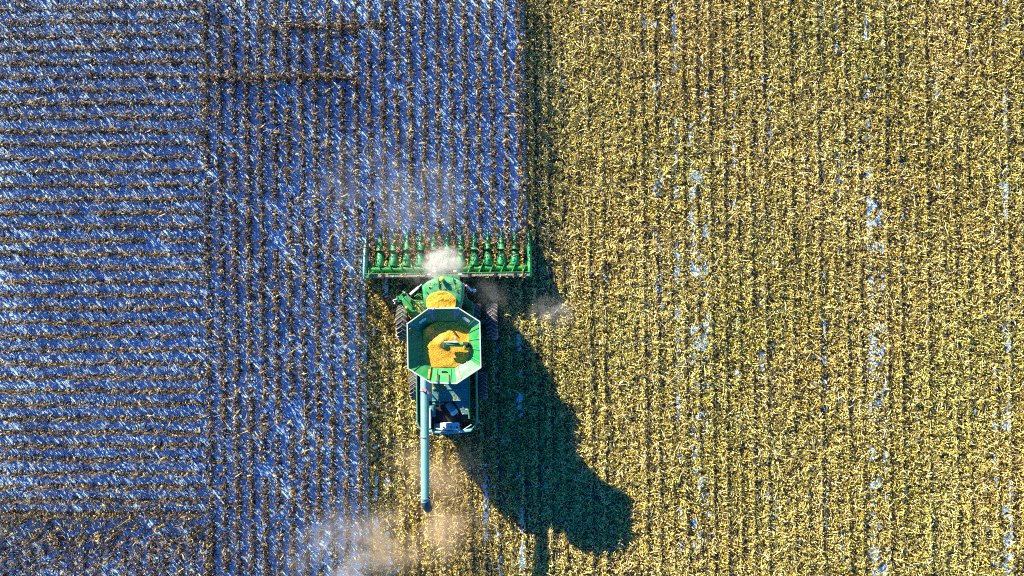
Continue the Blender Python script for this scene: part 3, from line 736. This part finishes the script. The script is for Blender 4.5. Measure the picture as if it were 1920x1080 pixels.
def flight(x0, x1, hand):
    m = MB(); turns = abs(x1-x0)/.62; n = int(turns*22); In = []; Out = []
    for k in range(n+1):
        t = k/n; a_ = hand*2*PI*turns*t + 1.1; x_ = x0+(x1-x0)*t
        In.append((x_, ya+.12*math.cos(a_), za+.12*math.sin(a_))); Out.append((x_, ya+.29*math.cos(a_), za+.29*math.sin(a_)))
    vs = In+Out; vs2 = [(p[0]+.014, p[1], p[2]) for p in vs]; k1 = n+1
    m.add(vs+vs2, [(k, k+1, k1+k+1, k1+k) for k in range(n)] + [(2*k1+k, 3*k1+k, 3*k1+k+1, 2*k1+k+1) for k in range(n)] + [(k1+k, k1+k+1, 3*k1+k+1, 3*k1+k) for k in range(n)], True)
    return m.build('flighting', M['green'], cross)
flight(hx0+.25, hc-.7, 1); flight(hc+.7, hx1-.25, -1)
# row units: snout, hood, gathering deck
sp = (LX(990.5, .6, 450)-LX(686.8, .6, 450))/12
yt = LY(432, .25); ym = LY(468, .7); yr = LY(498, .8)
def half(x_, y_, w, zt, zb, n=10): return [(x_+w*math.cos(PI*k/n)*(1 if True else 0), y_, zb+(zt-zb)*math.sin(PI*k/n)**.8) for k in range(n+1)]
def snout(x_, end=0):
    m = MB(); s = end
    m.loft([half(x_, yt, .02, .16, .12), half(x_, yt-.25, .075, .34, .14), half(x_, yt-.6, .165, .56, .2), half(x_, ym+.12, .25, .76, .26), half(x_, ym-.0, .285, .86, .26)], True, close=False)
    o = m.build('snout', M['green'], header); return o
def hood(x_):
    m = MB()
    m.loft([half(x_, ym-.0, .17, .55, .3), half(x_, ym-.1, .20, .66, .3), half(x_, ym-.45, .27, .82, .34), half(x_, yr+.08, .315, .95, .36), half(x_, yr, .30, .90, .36), half(x_, yr-.01, .05, .5, .36)], True, close=False)
    return m.build('hood', M['green'], header)
for k in range(13):
    x_ = hc + (k-6)*sp
    if k in (0, 12):
        s = -1 if k == 0 else 1; m = MB()
        xo = x_ + s*.03
        m.loft([half(xo, yt+.05, .02, .18, .12), half(xo, yt-.3, .07, .45, .15), half(xo, yt-.8, .12, .75, .2), half(xo+s*.02, ym, .135, .92, .25), half(xo+s*.03, yr, .15, 1.12, .3), half(xo+s*.03, yb+.1, .16, 1.2, .3), half(xo+s*.03, yb-.05, .12, 1.1, .3)], True, close=False)
        m.build('end_shield', M['tube'] if k == 0 else M['green'], header)
    else: snout(x_); hood(x_)
for k in range(12):
    x_ = hc + (k-5.5)*sp; m = MB()
    for s in (-1, 1):
        m.box(x_+s*.07-.045, x_+s*.07+.045, yr-.05, ym+.45, .40, .44)
        m.tube([(x_+s*.12, yr, .47), (x_+s*.12, ym+.42, .45)], .022, 6)
        for j in range(5): m.box(x_+s*.10-.05, x_+s*.10+.05, yr+.15+j*.3, yr+.2+j*.3, .45, .5)
    m.box(x_-.24, x_+.24, yr-.02, ym-.1, .30, .36)
    m.build('gathering_unit', M['dark'], header)

# ------------------------------------------------------------------ grain and trash lying on the machine
MW = Matrix.Translation(ORG) @ Matrix.Rotation(ANG, 4, 'Z')
def world(p): return MW @ Vector(p)
def heap(name, outline, zf, label, n=46):
    """grain surface filling an outline (machine axes), height given by zf"""
    xs = [p.x for p in outline]; ys = [p.y for p in outline]; cx = sum(xs)/len(xs); cy = sum(ys)/len(ys)
    rings = []; m = MB(); K = 64
    def edge(a_):
        best = 1e9; dx, dy = math.cos(a_), math.sin(a_)
        for i in range(len(outline)):
            p, q = outline[i], outline[(i+1) % len(outline)]; ex, ey = q.x-p.x, q.y-p.y; den = dx*ey-dy*ex
            if abs(den) < 1e-9: continue
            t = ((p.x-cx)*ey-(p.y-cy)*ex)/den; s = ((p.x-cx)*dy-(p.y-cy)*dx)/den
            if t > 0 and -1e-6 <= s <= 1+1e-6: best = min(best, t)
        return best
    E = [edge(2*PI*k/K) for k in range(K)]
    for r in range(24, -1, -1):
        f = max(r/24, .004)
        rings.append([(cx+E[k]*f*math.cos(2*PI*k/K), cy+E[k]*f*math.sin(2*PI*k/K), 0) for k in range(K)])
    rings = [[(x_, y_, zf(x_, y_)) for x_, y_, _ in rg_] for rg_ in rings]
    base = [(x_, y_, z_-.12) for x_, y_, z_ in rings[0]]
    m.loft([base]+rings, True)
    m.add(rings[-1], [tuple(range(K))], True)
    o = m.build(name, M['grain']); o.matrix_world = MW
    return tag(o, label, 'corn grain', kind='stuff')
pk = L(828, 640, 4.1); nz = VN(71, .35); nz2 = VN(72, .12)
pk2 = L(800, 613, 4.0)
def tank_z(x_, y_):
    d = math.hypot(x_-pk.x, y_-pk.y)
    z = 4.09 + .14*max(0, 1-d/1.4) + .17*math.exp(-(d/.26)**2) + .05*float(nz(x_, y_)) + .02*float(nz2(x_, y_))
    z += .30*math.exp(-(((x_-pk2.x)/.3)**2+((y_-pk2.y)/.35)**2))
    return z
heap('corn_grain', [p*1.0 for p in [Vector((q.x*1.03-.03*pk.x*0, q.y, 0)) for q in inn]], tank_z, 'heap of golden corn kernels filling the open grain tank')
out = [L(u, v, 3.72) for u, v in ((800,577),(799,562),(806,553),(815,548),(828,546),(841,548),(850,555),(856,560),(854,578),(848,581),(808,581))]
heap('corn_grain', out, lambda x_, y_: 3.715 + .05*float(nz(x_, y_)) + .03*float(nz2(x_, y_)) + .06*max(0, 1-abs(x_-L(828,560,3.7).x)/.8), 'pale yellow corn kernels spilled over the rear of the cab roof')

S = Strips(); n = 2600
x = U(hx0+.2, hx1-.2, n); y = U(yb+.28, yb+.55, n); side_ = R.random(n) < .45
xw = []
P = np.array([world((a_, b__, 0))[:2] for a_, b__ in zip(x, y)])
flakes(S, P[:, 0], P[:, 1], U(.44, .72, n), .06, .2, .03, .06, .6)
for k in range(12):
    x_ = hc + (k-5.5)*sp; n = 130
    P = np.array([world((R.normal(x_, .06), R.uniform(yr-.15, ym+.95), 0))[:2] for _ in range(n)])
    flakes(S, P[:, 0], P[:, 1], U(.45, .85, n),   .08, .26, .016, .045, .7)
def litter_on(u0, u1, v0, v1, z, n):
    u = U(u0, u1, n); v = U(v0, v1, n)
    flakes(S, gx(u)*(1-z/H), gy(v)*(1-z/H), np.full(n, z)+U(.01, .04, n), .05, .16, .02, .04, .15, U(.1, .8, n))
litter_on(812, 834, 722, 730, 2.98, 60); litter_on(812, 874, 712, 750, 2.93, 70); litter_on(852, 880, 754, 776, 2.81, 30)
litter_on(765, 796, 566, 596, 1.96, 160); litter_on(869, 886, 568, 582, 1.96, 60); litter_on(797, 866, 525, 545, 3.70, 30)
litter_on(690, 985, 513, 520, 1.17, 160); litter_on(812, 876, 756, 804, 1.95, 160)
tag(S.build('crop_debris', M['husk']), 'golden husks, ears and broken leaves caught in the corn header and on the machine', 'crop debris', kind='stuff')

# ------------------------------------------------------------------ dust
def dust(u, v, z, rx, ry, rz, dens, col, label, scale=1.2, rot=0, thr=.42):
    m = MB(); m.ball((0,0,0), 1, 20)
    o = m.build('dust_cloud', None); o.data.materials.clear()
    mt = bpy.data.materials.new('dust'); mt.use_nodes = True; nt = mt.node_tree
    for n_ in list(nt.nodes):
        if n_.type == 'BSDF_PRINCIPLED': nt.nodes.remove(n_)
    pv = N(nt, 'ShaderNodeVolumePrincipled'); pv.inputs['Color'].default_value = (*col, 1); pv.inputs['Anisotropy'].default_value = .2
    tc = N(nt, 'ShaderNodeTexCoord')
    ln = N(nt, 'ShaderNodeVectorMath', operation='LENGTH'); nt.links.new(tc.outputs['Object'], ln.inputs[0])
    fo = N(nt, 'ShaderNodeMapRange'); fo.interpolation_type = 'SMOOTHERSTEP'; nt.links.new(ln.outputs['Value'], fo.inputs[0])
    fo.inputs[1].default_value = 1.0; fo.inputs[2].default_value = .15; fo.inputs[3].default_value = 0; fo.inputs[4].default_value = 1
    mp = N(nt, 'ShaderNodeMapping'); mp.inputs['Scale'].default_value = (rx, ry, rz); mp.inputs['Location'].default_value = (u*.1, v*.1, 0)
    nt.links.new(tc.outputs['Object'], mp.inputs[0])
    nn = noise(nt, scale, 4, .6, mp.outputs[0])
    mr = N(nt, 'ShaderNodeMapRange'); nt.links.new(nn.outputs['Fac'], mr.inputs[0]); mr.inputs[1].default_value = thr; mr.inputs[2].default_value = .72; mr.inputs[3].default_value = .0; mr.inputs[4].default_value = dens*2
    mu = N(nt, 'ShaderNodeMath', operation='MULTIPLY'); nt.links.new(fo.outputs[0], mu.inputs[0]); nt.links.new(mr.outputs[0], mu.inputs[1])
    nt.links.new(mu.outputs[0], pv.inputs['Density'])
    nt.links.new(pv.outputs[0], nt.nodes['Material Output'].inputs['Volume'])
    o.data.materials.append(mt)
    o.location = (gx(u)*(1-z/H), gy(v)*(1-z/H), z); o.scale = (rx, ry, rz); o.rotation_euler.z = rot
    return tag(o, label, 'dust', kind='stuff')
tan = (.95, .74, .50); wht = (.95, .93, .88)
dust(832, 494, 2.3, 1.5, 1.25, 1.0, 2.6, (.97,.93,.87), 'dense white puff of dust over the middle of the header', 1.9, thr=.38)
dust(815, 508, 1.9, 2.6, 1.2, .8, .5, wht, 'thin dust fringe drifting along the back of the header', 1.2)
dust(1034, 592, 1.2, 1.7, 1.5, .9, .38, wht, 'small pale dust wisp in the shade right of the combine', 1.0)
dust(770, 1005, 1.3, 5.6, 2.6, 1.25, .5, tan, 'broad tan dust cloud behind the unloading tube', .55, .15)
dust(820, 880, 1.2, 3.8, 2.8, 1.15, .34, tan, 'thin brown dust drifting just behind the machine', .6)
dust(650, 1050, 1.3, 4.4, 4.4, 1.25, .30, wht, 'white dust veil over the corn rows at the bottom', .5)
dust(745, 380, 1.9, 6.5, 5.0, .9, .13, wht, 'faint dust haze over the corn ahead of the header', .5)
dust(900, 560, 1.4, 3.0, 1.6, .8, .14, wht, 'faint dust trailing between header and right wheels', .8)

# ------------------------------------------------------------------ light, sky, camera
sun_dir = Vector((-.641, .767, 0)).normalized(); EL = math.radians(18.8)
to_sun = Vector((sun_dir.x*math.cos(EL), sun_dir.y*math.cos(EL), math.sin(EL)))
sd = bpy.data.lights.new('sun', 'SUN'); sd.energy = 4.6; sd.angle = math.radians(.5); sd.color = (1.0, .90, .74)
so = bpy.data.objects.new('sun', sd); C.objects.link(so); so.location = to_sun*60; so.rotation_euler = to_sun.to_track_quat('Z', 'Y').to_euler()
w = bpy.data.worlds.new('World'); bpy.context.scene.world = w; w.use_nodes = True; nt = w.node_tree
bg = nt.nodes['Background']; sky = nt.nodes.new('ShaderNodeTexSky'); sky.sky_type = 'NISHITA'; sky.sun_disc = False
sky.sun_elevation = EL; sky.sun_rotation = math.atan2(sun_dir.x, sun_dir.y)
sky.air_density = 1.0; sky.dust_density = .3; sky.ozone_density = 3.0
hs = nt.nodes.new('ShaderNodeHueSaturation'); hs.inputs['Saturation'].default_value = 1.6
nt.links.new(sky.outputs[0], hs.inputs['Color']); tn = nt.nodes.new('ShaderNodeMix'); tn.data_type = 'RGBA'; tn.blend_type = 'MULTIPLY'; tn.inputs[0].default_value = 1; tn.inputs[7].default_value = (.36, .66, 1, 1)
nt.links.new(hs.outputs[0], tn.inputs[6]); nt.links.new(tn.outputs[2], bg.inputs[0]); bg.inputs[1].default_value = .078

cd = bpy.data.cameras.new('camera'); cam = bpy.data.objects.new('camera', cd); C.objects.link(cam)
cam.location = (0, 0, H); cd.sensor_width = 36; cd.lens = 36*H/(1920/PPM); cd.clip_end = 3000; cd.clip_start = .5
sc = bpy.context.scene; sc.camera = cam
sc.view_settings.view_transform = 'Standard'; sc.view_settings.look = 'None'; sc.view_settings.gamma = 1; sc.view_settings.exposure = 1.9
sc.cycles.use_denoising = False; sc.cycles.filter_width = 1.1
sc.cycles.max_bounces = 6; sc.cycles.volume_step_rate = 2; sc.cycles.volume_max_steps = 64; sc.cycles.volume_bounces = 1
